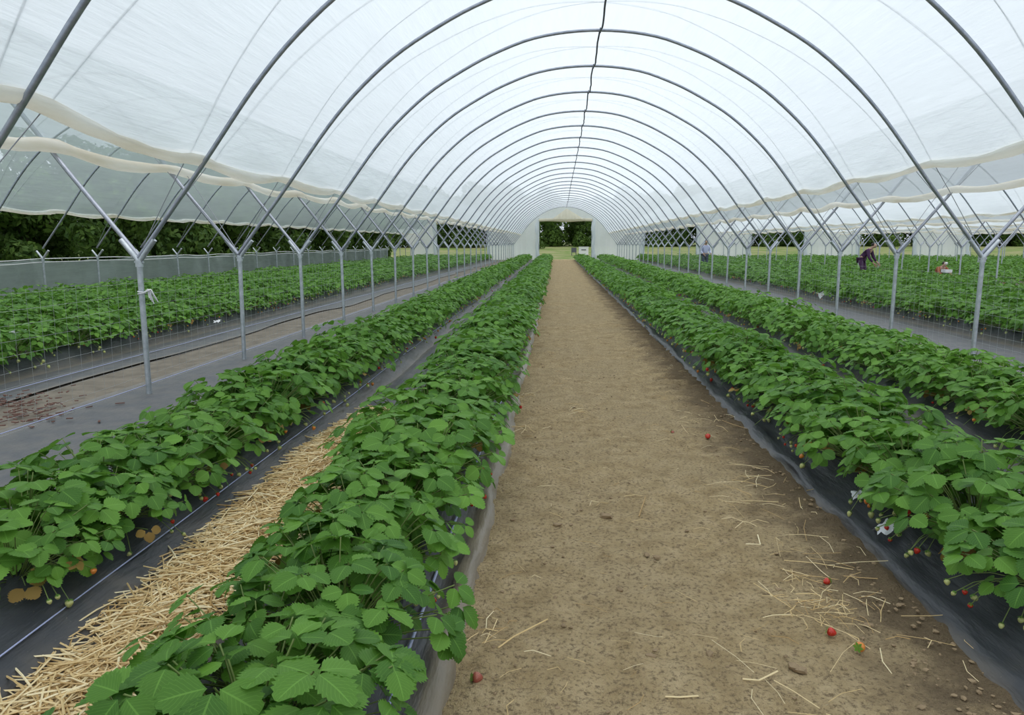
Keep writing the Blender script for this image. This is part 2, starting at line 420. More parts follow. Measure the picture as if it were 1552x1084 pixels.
if SC_N[36, 1] < 0: SC_N *= -1
HY = [2.4, 4.55] + [7.05 + 2.27 * k if k != 2 else 11.60 for k in range(0, 28)]          # hoop positions along the tunnel
HY = [y for y in HY if y < 67.9]; YEND = HY[-1]

def hoop_mesh():
    mb = MB(); add_tube(mb, np.stack([HX, 0 * HX, HZ], 1), 0.0225, 8); return mb.mesh('tunnel_hoop', [M['hoop']])
HOOP = hoop_mesh()
# post: shaft, base collar and a forked head
mb = MB(); add_tube(mb, [(0, 0, 0), (0, 0, .7), (0, 0, 1.33)], 0.027, 10); SHAFT = mb.mesh('shaft', [M['steel']])
def arm_mesh(s, L=0.22):
    d = np.array([s * 0.61, 0, 0.76]); d /= np.linalg.norm(d); mb = MB()
    add_tube(mb, [np.array([0, 0, 1.30]), np.array([s * 0.02, 0, 1.345]), np.array([s * .03, 0, 1.36]) + d * L * .5, np.array([s * .03, 0, 1.36]) + d * L], 0.0275, 8)
    return mb.mesh('fork_arm', [M['steel']])
ARM_L, ARM_R, STUB_L = arm_mesh(-1), arm_mesh(1), arm_mesh(-1, 0.20)
mb = MB(); add_tube(mb, [(-.045, 0, 1.315), (.045, 0, 1.315)], 0.012, 6); add_tube(mb, [(0, 0, 1.27), (0, 0, 1.335)], 0.036, 10); COLLAR = mb.mesh('collar', [M['steel']])

def place_hoop(cx, y, label, group, z=0.0):
    o = link('tunnel_hoop', HOOP, None, (cx, y, z)); o.rotation_euler = (rnd.uniform(-.006, .006), 0, rnd.uniform(-.008, .008))
    return tag(o, label, 'tunnel hoop', group)
def place_post(x, y, label, group, z=0.0, arms=(1, 1)):
    e = empty('ground_post', (x, y, z)); tag(e, label, 'post', group)
    link('shaft', SHAFT, e); link('collar', COLLAR, e)
    if arms[0]: link('fork_arm', ARM_L if arms[0] == 1 else STUB_L, e)
    if arms[1]: link('fork_arm', ARM_R, e)
    e.rotation_euler = (rnd.uniform(-.01, .01), rnd.uniform(-.012, .012), 0)
    return e

def cover(cx, name_lbl, ya, yb, seed, film='film'):
    """one sheet of film over a tunnel, its two long edges rolled up"""
    ya2, yb2 = ya, yb
    n = max(10, int((yb - ya) / 0.25)); ys = np.linspace(ya2, yb2, n)
    lo = int(np.argmin(np.abs(HX + 3.87))); hi = int(np.argmin(np.abs(HX - 3.72)))
    idx = np.arange(lo, hi + 1); m = len(idx)
    off = 0.040 + 0.004 * vnoise2(ys[:, None] * 1.7 + 0 * idx[None, :], idx[None, :] * 0.5 + 0 * ys[:, None], seed)
    V = np.zeros((n, m, 3)); V[..., 0] = cx + HX[idx] + off * SC_N[idx, 0]; V[..., 1] = ys[:, None]; V[..., 2] = HZ[idx] + off * SC_N[idx, 1]
    sag = 0.07 * np.abs(np.sin((ys - HY[0]) / 2.27 * PI)) + 0.02 * vnoise(ys, seed + 7, 1.1)
    up = 0.12 * np.clip((6.6 - ys) / 2, 0, 1)
    for c in (0, -1):                                        # the free edges sag a little between hoops
        V[:, c, 2] += up; V[:, c, 0] += (.8 if c == 0 else -.8) * up; V[:, c, 2] -= sag; V[:, c, 0] += (0.06 if c == 0 else -0.06) * sag / 0.07 * 0.4
    mb = MB(); mb.add(V, grid_faces(n, m))
    o = mb.build('tunnel_cover', M[film]); tag(o, name_lbl, 'polythene cover', 'polythene covers of the tunnels')
    for c in (0, -1):
        P = V[:, c, :].copy(); P[:, 0] += (-0.035 if c == 0 else 0.035)
        r = 0.052 + 0.014 * vnoise(ys, seed + 3 + c, 2.0) + 0.006 * vnoise(ys, seed + 5 + c, 9.0)
        mb = MB(); add_tube(mb, P, r, 12); mb.build('rolled_edge', M['roll'], o)
    return o
YC0 = -6.0
cover(CX, 'white translucent polythene sheet arching over the dirt path', YC0, YEND + .1, 1)
cover(CX - 9.1, 'white polythene sheet over the tunnel left of the path tunnel', YC0, YEND + .1, 2, 'film_shaded')
RW = ['first', 'second', 'third', 'fourth', 'fifth']
for k in range(1, 6):
    cover(CX + 9.1 * k, 'white polythene sheet over the %s tunnel to the right of the path tunnel' % RW[k - 1], YC0 if k < 3 else 18.0, YEND + .1, 2 + k)

for i, y in enumerate(HY):
    if i == 0: continue                                      # overhead, behind the frame
    place_hoop(CX, y, 'grey steel hoop arching over the dirt path, %s hoop from the camera' % nth(i), 'steel hoops over the path')
cnt = {}
def hoops_of(cx, tname, ymin):
    k = 0
    for y in HY:
        if y < ymin or not any(in_view(cx + x, y, z, 10) for x, z in ((-4.5, 1.5), (4.5, 1.5), (-3.9, 2.2), (3.9, 2.2), (0, 4.5), (2.5, 3.7), (-2.5, 3.7))): continue
        k += 1
        lab = 'steel hoop of the %s, %s of its hoops in view' % (tname, nth(k)) if k <= 12 else 'small distant steel hoop of the %s, beyond its twelfth' % tname
        place_hoop(cx, y, lab, 'steel hoops of the ' + tname)
hoops_of(CX - 9.1, 'tunnel left of the path', 4)
for k in range(1, 6): hoops_of(CX + 9.1 * k, '%s tunnel right of the path' % RW[k - 1], 6)

def posts_line(x, words, ymin, arms=(1, 1), z=0.0, m=25):
    k = 0
    for y in HY:
        if y < ymin or not (in_view(x, y, 1.36, m) or in_view(x, y, 0.3, m)): continue
        k += 1
        lab = 'galvanised Y-topped post %s, %s from the camera' % (words, nth(k)) if k <= 14 else 'small distant Y-topped post %s, beyond the fourteenth' % words
        place_post(x, y, lab, 'posts ' + words, z, arms)
posts_line(CX - W, 'in the line left of the path', 5)
posts_line(CX + W, 'in the line right of the path', 7)
posts_line(CX - W - 9.1, 'in front of the windbreak sheet', 8, (2, 1), -0.22)
for k in range(1, 6): posts_line(CX + W + 9.1 * k, 'along the right side of the %s right-hand tunnel' % RW[k - 1], 10)

# ropes holding the covers down, crossing over the film
def rope(cx, ya_i, yb_i, label, phase):
    mb = MB(); pts = []
    ys = HY[ya_i:yb_i]
    offs = 0.050
    for i in range(len(ys) - 1):
        fwd = (i + phase) % 2 == 0
        t = np.linspace(0, 1, 40); k = t if fwd else 1 - t
        x = np.interp(k * (len(HX) - 1), np.arange(len(HX)), HX); z = np.interp(k * (len(HX) - 1), np.arange(len(HX)), HZ)
        nx = np.interp(k * (len(HX) - 1), np.arange(len(HX)), SC_N[:, 0]); nz = np.interp(k * (len(HX) - 1), np.arange(len(HX)), SC_N[:, 1])
        o = offs * np.minimum(1, np.minimum(k, 1 - k) * 12 + 0.2)
        y = ys[i] + (ys[i + 1] - ys[i]) * t
        pts.append(np.stack([cx + x + nx * o, y, z + nz * o], 1))
    P = np.concatenate(pts); d = np.concatenate([[True], np.linalg.norm(np.diff(P, axis=0), axis=1) > 1e-4])
    add_tube(mb, P[d], 0.0042, 5); o = mb.build('tension_rope', M['rope'])
    return tag(o, label, 'rope', 'tension ropes over the covers')
rope(CX, 0, len(HY), 'thin rope zigzagging over the sheet above the path, starting at the left posts', 0)
rope(CX, 0, len(HY), 'thin rope zigzagging over the sheet above the path, starting at the right posts', 1)
rope(CX - 9.1, 2, len(HY), 'thin rope zigzagging over the tunnel cover left of the path', 0)
rope(CX + 9.1, 2, len(HY), 'thin rope zigzagging over the first tunnel cover right of the path', 0)

# cord along the ridge, sagging and knotted at each hoop
mb = MB(); pts = []
for a, b in zip(HY[:-1], HY[1:]):
    for t in np.linspace(0, 1, 10)[:-1]:
        pts.append((CX + .085 + .014 * math.sin(a * 3 + t * 5) + rnd.uniform(-.006, .006), a + (b - a) * t, 4.565 - .05 * math.sin(PI * t) + rnd.uniform(-.006, .006)))
pts = [(CX + .07, 0.5, 4.56), (CX + .085, 1.5, 4.53)] + pts + [(CX + .08, HY[-1], 4.56)]
add_tube(mb, pts, 0.0135, 6); o = mb.build('ridge_cord', M['cord']); tag(o, 'dark wavy cord strung under the hoops along the tunnel ridge', 'cord')
for y in HY[:10]:
    mb = MB(); th = np.linspace(0, 2 * PI, 13); add_tube(mb, np.stack([CX + .085 + 0 * th, y + .034 * np.cos(th), 4.585 + .034 * np.sin(th)], 1), 0.009, 5)
    mb.build('knot', M['cord'], o)

# end curtains with a doorway, one per tunnel
def end_curtain(cx, words, main=False, k=0):
    y = YEND + 0.16; e = empty('end_curtain', (cx, y, 0)); tag(e, 'white end wall with a tall doorway, closing the ' + words, 'end wall', 'end walls of the tunnels')
    hw, hh = (2.32, 3.42) if k == 0 else (2.25, 3.1 + 0.1 * (k % 3))
    hz = lambda x: float(np.interp(x, HX, HZ))
    for s in (-1, 1):
        xs = np.linspace(hw, 4.5, 24); nz = 14
        V = np.zeros((24, nz, 3))
        for i, x in enumerate(xs):
            top = hz(s * x) + 0.02; V[i, :, 0] = s * x; V[i, :, 2] = np.linspace(0.03, top, nz); V[i, :, 1] = 0.04 * np.sin(x * 14) * np.linspace(1, .2, nz) + 0.03 * math.sin(x * 5)
        mb = MB(); mb.add(V, grid_faces(24, nz)); mb.build('side_panel', M['gable'], e)
        mb = MB(); zz = np.linspace(0.02, hh + .15, 16)       # the gathered door flap hanging at each jamb
        add_tube(mb, np.stack([s * (hw + .13) + .04 * np.sin(zz * 4), -.12 + 0 * zz, zz], 1), 0.16 + 0.03 * np.sin(zz * 5) - 0.05 * np.exp(-((zz - 1.6) / .3) ** 2), 10)
        mb.build('gathered_flap', M['gable'], e)
        mb = MB(); add_tube(mb, [(s * hw, 0, 0), (s * hw, 0, hh + .2)], 0.05, 8); mb.build('door_post', M['steel'], e)
    for s in ((-1, 1) if k == 1 else (1,)):                  # the gusset filling the notch between two tunnels
        zz = np.array([.03, .7, 1.36, 1.8, 2.2, 2.7]); w0 = np.array([.10, .10, .10, .42, .74, 1.15])
        V = np.stack([np.stack([s * (4.55 - w0), .05 + 0 * zz, zz], 1), np.stack([s * 4.55 + 0 * zz, .09 + 0 * zz, zz], 1), np.stack([s * (4.55 + w0), .05 + 0 * zz, zz], 1)])
        mb = MB(); mb.add(V, grid_faces(3, 6)); mb.build('gusset_panel', M['gable'], e)
    xs = np.linspace(-hw - .05, hw + .05, 30); V = np.zeros((30, 8, 3))
    for i, x in enumerate(xs):
        V[i, :, 0] = x; V[i, :, 2] = np.linspace(hh, hz(x) + .02, 8); V[i, :, 1] = .03 * math.sin(x * 9)
    mb = MB(); mb.add(V, grid_faces(30, 8)); mb.build('header_panel', M['gable'], e)
    mb = MB(); add_tube(mb, [(-hw, 0, hh + .05), (hw, 0, hh + .05)], 0.05, 8); mb.build('door_beam', M['steel'], e)
    mb = MB(); add_tube(mb, np.stack([np.linspace(-hw, hw, 20), -.15 + 0 * np.linspace(0, 1, 20), hh + .04 + .03 * np.sin(np.linspace(0, 9, 20))], 1), 0.13, 10); mb.build('rolled_door_sheet', M['cream'], e)
    if main:                                                # the cream sheet drawn up to the ridge above the doorway
        V = []; n = 26
        for i in range(n):
            x = -1.25 + 3.0 * i / (n - 1); t = 1 - abs(x - .1) / (1.35 if x < .1 else 1.65)
            top = hh + .18 + max(0, t) * 0.86
            V.append([(x, -.42 - .05 * math.sin(x * 15), hh + .12 + .02 * math.sin(x * 7)), (x * .93, -.38 - .07 * math.sin(x * 15), (top + hh) / 2 + .05), (x * .86, -.30, top)])
        mb = MB(); mb.add(np.array(V), grid_faces(n, 3)); mb.build('drawn_up_sheet', M['cream'], e)
    return e
end_curtain(CX, 'path tunnel at its far end', True)
end_curtain(CX - 9.1, 'tunnel left of the path tunnel', k=1)
for k in range(1, 6): end_curtain(CX + 9.1 * k, '%s tunnel to the right' % RW[k - 1], k=k + 1)

# wire netting along the two post lines
def netting(x, y0, y1, label, ztop):
    mb = MB(); k = 0
    for z in np.arange(0.08, ztop + .01, 0.115):
        ys = np.arange(y0, y1, 0.5); add_tube(mb, np.stack([x + .004 * vnoise(ys, 3 + k, 1), ys, z + .008 * vnoise(ys, 9 + k, .8)], 1), 0.0010, 4); k += 1
    for y in np.arange(y0, y1, 0.15):
        add_tube(mb, [(x, y, 0.06), (x + .004, y + .01, ztop)], 0.0009, 4)
    o = mb.build('wire_netting', M['wire']); return tag(o, label, 'netting', 'wire netting along the posts')
netting(CX - W - .04, 4.0, 40.0, 'fine wire netting strung along the left line of posts', 1.15)
netting(CX + W + .04, 6.5, 40.0, 'fine wire netting strung along the right line of posts', 1.2)

# windbreak sheet on the far left
n = 520; m = 8; ys = np.linspace(8, 58, n); V = np.zeros((n, m, 3)); XWB = CX - W - 9.1 - .12
for j in range(m):
    t = j / (m - 1)
    fold = 0.12 * np.sin(ys * 2.3 + 2.2 * np.sin(ys * .7) + 3.0 * (1 - t)) * (1 - t * .6) + .09 * vnoise(ys + t * .6, 70, 3.4) + .03 * vnoise(ys, 72 + j, 6)
    V[:, j, 0] = XWB - .12 + fold; V[:, j, 1] = ys; V[:, j, 2] = -.2 + t * (1.27 + .04 * vnoise(ys, 77, .6) - .05 * np.abs(np.sin((ys - 7.05) / 2.27 * PI)))
mb = MB(); mb.add(V, grid_faces(n, m)); wbs = mb.build('windbreak_sheet', M['wind']); tag(wbs, 'grey-green plastic windbreak sheet along the far left posts', 'windbreak sheet')
for z in (.98, 1.07):
    mb = MB(); add_tube(mb, np.stack([XWB + .02 + 0 * ys, ys, z + .03 * vnoise(ys, 5, .7)], 1), .012, 5); mb.build('top_line', M['string'], wbs)

# ------------------------------------------------------------------ strawberry plants
def leaflet(rows, hi):
    """one toothed leaflet, unit length along +Y, upper face +Z"""
    us = np.linspace(0, 1, rows + 1)
    w = 0.475 * np.sin(PI * np.clip(us, 0, 1) ** 0.92) ** 0.62
    w[0] = 0.03; w[-1] = 0.07
    cols = (-1, -.5, 0, .5, 1) if hi else (-1, 0, 1)
    V = []; UV = []
    for i, u in enumerate(us):
        for c in cols:
            ww = w[i]; fy = 0.0
            if hi and abs(c) == 1 and 0 < i < rows:
                tip = i % 2; ww *= 1.08 if tip else 0.87; fy = 0.035 if tip else -0.012
            pleat = 0.018 * (1 if i % 2 else -1) * (abs(c) * (1.2 - abs(c)) * 2 if hi else 0)
            z = 0.24 * abs(c) * ww - 0.20 * u * u - 0.16 * (abs(c) * ww) ** 2 * 2 + pleat
            V.append((c * ww, u + fy + 0.05 * abs(c) * (1 - u), z)); UV.append((u, .5 + .5 * c))
    return np.array(V), grid_faces(rows + 1, len(cols)), np.array(UV)
LEAFLET = {0: leaflet(16, True), 1: leaflet(5, False), 2: leaflet(2, False)}

def rotm(axis, a):
    return np.array(Matrix.Rotation(a, 3, axis))

def add_leaf(mb, lod, P, az, pitch, roll, size, rg, mi=0, nl=3):
    """a three-part leaf whose stalk meets it at P, facing outward along azimuth az"""
    base = rotm('Z', az - PI / 2) @ rotm('X', pitch) @ rotm('Y', roll)
    V0, F0, UV0 = LEAFLET[lod]
    for k, (a, s) in enumerate(((0, 1.0), (1.32, .92), (-1.32, .92))[:nl]):
        s *= size * rg.uniform(.9, 1.08); sx = rg.uniform(.92, 1.12)
        L = rotm('Z', a + rg.uniform(-.12, .12)) @ rotm('X', rg.uniform(-.22, .16)) @ rotm('Y', rg.uniform(-.2, .2))
        V = (V0 * [s * sx, s, s * rg.uniform(.7, 1.4)]) @ L.T + (np.array([0, .012, 0]) @ rotm('Z', a).T)
        mb.add(V @ base.T + P, F0, mi, UV0)

def berry_shape(r, L, seg=8):
    prof = [(0.0, 0.0), (.55, .03), (.95, .2), (1.0, .38), (.86, .6), (.55, .85), (.25, .97), (0.0, 1.0)]
    V = []; 
    for pr, pz in prof:
        for k in range(seg): V.append((pr * r * math.cos(2 * PI * k / seg), pr * r * math.sin(2 * PI * k / seg), -pz * L))
    i = np.arange(len(prof) - 1)[:, None]; j = np.arange(seg)[None, :]; kk = (j + 1) % seg
    Fq = np.stack([i * seg + j, (i + 1) * seg + j, (i + 1) * seg + kk, i * seg + kk], -1).reshape(-1, 4)
    return np.array(V), Fq

def add_berry(mb, P, r, mi, mcal, rg, tilt=None):
    V, Fq = berry_shape(r, r * 2.1); Rm = rotm('X', rg.uniform(-.5, .5)) @ rotm('Y', rg.uniform(-.5, .5)) if tilt is None else tilt
    mb.add(V @ Rm.T + P, Fq, mi)
    for k in range(5):                                        # green cap
        a = 2 * PI * k / 5; c, s = math.cos(a), math.sin(a)
        Q = np.array([(0, 0, .004), (c * r * .6 - s * r * .3, s * r * .6 + c * r * .3, .003), (c * r * 1.15, s * r * 1.15, -.001), (c * r * .6 + s * r * .3, s * r * .6 - c * r * .3, .003)])
        mb.add(Q @ Rm.T + P, [(0, 3, 2, 1)], mcal)

def plant_geo(lod, seed, n, size, R=0.34, H=0.27):
    rg = np.random.default_rng(seed); fol = MB(); stm = MB(); berries = []
    for i in range(n):
        q = (i + .5) / n; th = math.acos(1 - q * 0.98); az = i * 2.39996 + rg.uniform(-.5, .5)
        rr = R * (math.sin(th) ** 0.9) * rg.uniform(.72, 1.12); zz = .035 + H * (math.cos(th) ** .62) * rg.uniform(.80, 1.10)
        P = np.array([rr * math.cos(az) * 1.12, rr * math.sin(az) * .95, zz])
        s = size * (1.0 - .18 * q) * rg.uniform(.80, 1.15)
        pitch = -(0.06 + .78 * (th / 1.57) ** 2.0) + rg.uniform(-.30, .28)
        dead = q > .9 and rg.random() < .12
        if dead: s *= .6
        add_leaf(fol, lod, P, az + rg.uniform(-.4, .4), pitch, rg.uniform(-.32, .32), s, rg, 1 if dead else 0)
        if lod < 2 and (lod == 0 or i % 2 == 0):
            C = np.array([.25 * P[0], .25 * P[1], .01]); B = P * [.55, .55, .75]
            t = np.linspace(0, 1, 5)[:, None]
            add_tube(stm, (1 - t) ** 2 * C * .4 + 2 * t * (1 - t) * B + t * t * P, .0026, 4)
    for k in range((14, 12, 5)[lod]):                         # low leaves and runners at the foot
        az = rg.uniform(0, 2 * PI); rr = rg.uniform(.16, .33)
        P = np.array([rr * math.cos(az), rr * math.sin(az), rg.uniform(.03, .13)])
        add_leaf(fol, lod, P, az + rg.uniform(-.6, .6), rg.uniform(-.9, -.1), rg.uniform(-.5, .5), size * rg.uniform(.45, .75), rg, 1 if rg.random() < .10 else 0)
        if lod < 2: add_tube(stm, [P * [.2, .2, 0] + [0, 0, .01], P * [.7, .7, 1.1], P], .002, 4)
    for k in range(11 if lod == 0 else 8):
        s = rg.choice([-1, 1]); P = np.array([s * rg.uniform(.20, .36), rg.uniform(-.2, .2), rg.uniform(-.06, .06)])
        if lod < 2:
            t = np.linspace(0, 1, 5)[:, None]; add_tube(stm, (1 - t) ** 2 * np.array([s * .05, 0, .03]) + 2 * t * (1 - t) * np.array([P[0] * .7, P[1] * .6, .12]) + t * t * P, .002, 4)
        berries.append((P, rg.uniform(.009, .016), rg.choice([0, 1, 2, 2, 2, 2])))
    return fol, stm, berries
BM = ['red', 'orange', 'pale']
NEAR = []; MID = []
for v in range(7):
    fol, stm, ber = plant_geo(0, 100 + v, 54, .090, .335, .30)
    fm = fol.mesh('foliage', [M['leaf'], M['dead']]); sm = stm.mesh('stalks', [M['stem']])
    bs = []
    for P, r, c in ber:
        b = MB(); add_berry(b, np.zeros(3), r, 0, 1, np.random.default_rng(v)); bs.append((P, b.mesh('berry', [M[BM[c]], M['leaf']]), c))
    NEAR.append((fm, sm, bs))
for v in range(8):
    fol, stm, ber = plant_geo(1, 200 + v, 50, .086, .345, .31)
    rg = np.random.default_rng(v)
    for P, r, c in ber: add_berry(stm, P, r * 1.05, 1 + c, 4, rg)
    MID.append((fol.mesh('foliage', [M['leaf'], M['dead']]), stm.mesh('stalks', [M['stem'], M['red'], M['orange'], M['pale'], M['leaf']])))

spots = []
def row(key, fx, y0, y1, step, amp=.13, k0=0):
    y = y0; i = 0
    while y < y1:
        side = 1 if (i % 2) else -1
        x = float(fx(np.float64(y))) + side * amp * (.7 if key == 'L1' and y < 3.6 else 1) + rnd.uniform(-.04, .04)
        sc = rnd.uniform(.88, 1.16)
        spots.append([key, x, y, sc]); y += step * rnd.uniform(.85, 1.15); i += 1
MAIN = [('L1', xl, 1.45, 66), ('L2', xl2, 1.95, 66), ('R1', lambda y: xr(y) - .04, 1.75, 66), ('R2', xr2, 4.2, 66)]
for k, f, a, b in MAIN: row(k, f, a, b, .27 if k != 'R2' else .25, .10 if k != 'R2' else .17)
row('L3', lambda y: -6.45, 7.2, 66, .29); row('L4', lambda y: -8.1, 9.5, 66, .31)
row('R3', lambda y: 7.15, 9.6, 66, .30)
for x in LEFTBEDS[2:]: row('L', lambda y, x=x: x, max(8, -x * 1.25), 66, .34)
for x in RIGHTBEDS[1:]: row('R', lambda y, x=x: x, max(8, x * 1.35), 66, .34)
for k in range(2, 6):
    c = CX + 9.1 * k
    for d in (-3.0, -1.2, .9, 2.7):
        row('far', lambda y, x=c + d: x, max(14, (c + d) * 1.38), 66, .42 + .05 * k)
spots = [s for s in spots if in_view(s[1], s[2], .35, 90) or in_view(s[1], s[2], .5, 40)]
WHERE = {'L1': 'left of the path', 'L2': 'behind the straw furrow',
         'R1': 'right of the path', 'R2': 'beside the right posts',
         'L3': 'just beyond the left posts', 'L4': 'two rows beyond the left posts', 'R3': 'just beyond the right posts'}
rank = sorted([i for i in range(len(spots)) if spots[i][0] in WHERE], key=lambda i: spots[i][1] ** 2 + spots[i][2] ** 2 + (4 if spots[i][0] in ('R3', 'L3') else 0))
solo = set(rank[:296])
seq = {}
stuff = MB()
FAR = [plant_geo(2, 300 + v, 34, .108, .38, .31) for v in range(8)]
FARX = [plant_geo(2, 400 + v, 18, .150, .38, .31) for v in range(8)]
def merged(fol): return (np.concatenate(fol.V), fol.F, fol.M, fol.UV)
BED_Z = .165
stretch = {}
for i, (key, x, y, sc) in enumerate(spots):
    rz = rnd.choice([0, PI]) + rnd.uniform(-.35, .35)
    d = math.hypot(x, y); hz = rnd.uniform(.86, 1.14)
    if i in solo:
        seq[key] = seq.get(key, 0) + 1; n = seq[key]
        e = empty('strawberry_plant', (x, y, BED_Z), rz); e.scale = (sc, sc, sc * hz)
        if n <= 15: lab = 'strawberry plant in the bed %s, %s from the camera' % (WHERE[key], nth(n))
        else: lab = 'leafy strawberry plant %s, past its fifteenth' % WHERE[key]
        if n > 15:
            a = max(0, int((y - 7.05) // 2.27) + 1)
            side = 'right' if key[0] == 'R' else 'left'
            lab = 'strawberry plant in the bed %s, between hoops %s and %s' % (WHERE[key], ['one', 'two', 'three', 'four', 'five', 'six', 'seven', 'eight', 'nine', 'ten', 'eleven', 'twelve'][a], ['two', 'three', 'four', 'five', 'six', 'seven', 'eight', 'nine', 'ten', 'eleven', 'twelve', 'thirteen'][a])
        tag(e, lab, 'strawberry plant', 'strawberry plants ' + WHERE[key])
        if d < 8.0:
            fm, sm, bs = NEAR[rnd.randrange(len(NEAR))]
            link('foliage', fm, e); link('stalks', sm, e)
            for P, bm_, c in bs:
                if d > 5.5 and rnd.random() < .45: continue
                o = link('berry', bm_, e, tuple(P)); o.rotation_euler = (rnd.uniform(-.5, .5), rnd.uniform(-.5, .5), rnd.uniform(0, 6))
                if c == 0: o['label'] = 'ripe red berry'
                elif c == 1: o['label'] = 'half-ripe orange berry'
                else: o['label'] = 'unripe pale green berry'
        else:
            fm, sm = MID[rnd.randrange(len(MID))]; link('foliage', fm, e); link('stalks', sm, e)
    else:
        fol, stm, ber = (FAR if d < 30 else FARX)[rnd.randrange(8)]
        c, s = math.cos(rz), math.sin(rz); Rm = np.array([[c, -s, 0], [s, c, 0], [0, 0, 1]])
        V = (np.concatenate(fol.V) * [sc, sc, sc * hz]) @ Rm.T + [x, y, BED_Z]
        base = stuff.n
        stuff.V.append(V); stuff.UV.append(np.concatenate(fol.UV)); Fc = np.concatenate(fol.F); stuff.F.append(Fc + base); stuff.M.append(np.concatenate(fol.M)); stuff.n += len(V)
        if d < 34:
            rg = np.random.default_rng(i)
            for P, r, cc in ber:
                b = berry_shape(r * 1.1, r * 2.1, 5); stuff.add((b[0] + P) * sc @ Rm.T + [x, y, BED_Z], b[1], 2 + cc)
o = stuff.build('distant_strawberry_foliage', [M['leaf'], M['dead'], M['red'], M['orange'], M['pale']])
tag(o, 'continuous green strawberry foliage filling the far ends of all the beds', 'strawberry plants', None, 'stuff')

# ------------------------------------------------------------------ straw, clods, litter
def straws(mb, n, fpos, L=(.10, .32), r=(.0022, .0040), lift=.0, ang=None):
    for i in range(n):
        x, y, z = fpos(); a = rnd.uniform(0, PI) if ang is None else ang(); l = rnd.uniform(*L); t = rnd.uniform(-.16, .16)
        d = np.array([math.cos(a), math.sin(a), t]); p = np.array([x, y, z]); k = np.array([rnd.uniform(-.02, .02), rnd.uniform(-.02, .02), rnd.uniform(0, .015)])
        P = np.array([p - d * l / 2, p + k, p + d * l / 2]); P[:, 2] = np.maximum(P[:, 2], .012)
        V, Fq = tube(P, rnd.uniform(*r), 4); mb.add(V, Fq)
mb = MB()
def fs():
    y = 1.3 + 5.0 * rnd.random() ** .9; c = -1.47 - .02 * y; hw = .34 * min(1, (6.6 - y) / 1.6); u = rnd.gauss(0, .5)
    u = max(-1.15, min(1.15, u)); return c + u * hw, y, .02 + .07 * rnd.random() * (1 - min(1, abs(u)) * .7)
straws(mb, 6200, fs)
o = mb.build('straw_mulch', M['straw'], smooth=False); tag(o, 'golden straw mulch heaped in the furrow left of the path', 'straw', None, 'stuff')
mb = MB()
def around(px, py, s):
    def f():
        x, y = gp(px, py); return x + rnd.gauss(0, s), y + rnd.gauss(0, s * 1.3), .02 + rnd.random() * .012
    return f
for px, py, s, n, L in ((1165, 745, .16, 18, (.10, .30)), (1240, 850, .16, 13, (.10, .30)), (1235, 922, .10, 60, (.04, .13)), (1290, 935, .16, 18, (.08, .25)), (880, 625, .05, 9, (.08, .2)),
                        (785, 655, .05, 9, (.1, .25)), (800, 605, .05, 5, (.1, .3)), (1130, 775, .12, 10, (.1, .25)), (1080, 645, .15, 9, (.1, .3)), (1215, 1060, .2, 12, (.1, .25)), (735, 960, .05, 12, (.05, .14))):
    straws(mb, n, around(px, py, s), L, (.0010, .0020))
def anyp(): return rnd.uniform(-.25, 1.45), 2.0 + 9 * rnd.random() ** 1.6, .022
straws(mb, 150, anyp, (.03, .14), (.0008, .0017))
for a, b, c in (((755, 992), (778, 975), (830, 948)), ((968, 790), (973, 775), (978, 760)), ((1130, 832), (1152, 833), (1148, 818)), ((1125, 1040), (1150, 1042), (1178, 1028)), ((1008, 1067), (1030, 1068), (1058, 1066))):
    P = np.array([(*gp(*q), .026) for q in (a, b, c)]); V, Fq = tube(P, .0032, 5); mb.add(V, Fq)
# straws lying over the black film beside the straw heap
for a, b in (((100, 955), (190, 905)), ((262, 800), (330, 850)), ((250, 822), (275, 860)), ((130, 860), (60, 935)), ((355, 745), (400, 760)), ((10, 1000), (60, 1060)), ((0, 1020), (45, 1055))):
    P = np.array([(*gp(*a, .06), .06), (*gp(*b, .05), .055)]); P = np.array([P[0], P.mean(0) + [0, 0, .01], P[1]]); V, Fq = tube(P, .0036, 5); mb.add(V, Fq)
o = mb.build('loose_straw', M['straw'], smooth=False); tag(o, 'loose straw stalks strewn over the dirt path and film edges', 'straw', None, 'stuff')

mb = MB()
ico = bmesh.new(); bmesh.ops.create_icosphere(ico, subdivisions=1, radius=1); IV = np.array([v.co[:] for v in ico.verts]); IF = np.array([[v.index for v in f.verts] for f in ico.faces]); ico.free()
def clod(x, y, r):
    V = IV * (1 + .35 * np.array([rnd.uniform(-1, 1) for _ in IV]))[:, None] * [r * rnd.uniform(.8, 1.5), r * rnd.uniform(.8, 1.3), r * rnd.uniform(.5, .8)]
    mb.add(V + [x, y, .012 + r * .3], IF)
for _ in range(900):
    y = 2.0 + 12 * rnd.random() ** 1.7; u = rnd.random()
    x = rnd.uniform(-.25, 1.45) if u < .45 else 1.5 - abs(rnd.gauss(0, .18))
    clod(x, y, rnd.uniform(.003, .010) * (1 if u < .45 else 1.15))
for px, py, r in ((920, 788, .026), (912, 785, .018), (878, 752, .016), (1203, 1018, .026), (1212, 1022, .02), (845, 800, .018), (980, 845, .016), (995, 850, .014), (940, 900, .016), (985, 1000, .014), (1075, 998, .016), (870, 620, .014), (1010, 665, .012)):
    x, y = gp(px, py); clod(x, y, r)
o = mb.build('soil_clods', M['clod'], smooth=False); tag(o, 'crumbs and clods of dry soil scattered over the dirt path', 'soil clods', None, 'stuff')
mb = MB()
for _ in range(170):
    x, y = gp(rnd.gauss(30, 45), rnd.gauss(622, 14)); add_box(mb, (x, y, .02 + rnd.random() * .02), (rnd.uniform(.02, .08), rnd.uniform(.006, .02), .008), 0, rnd.uniform(0, 3))
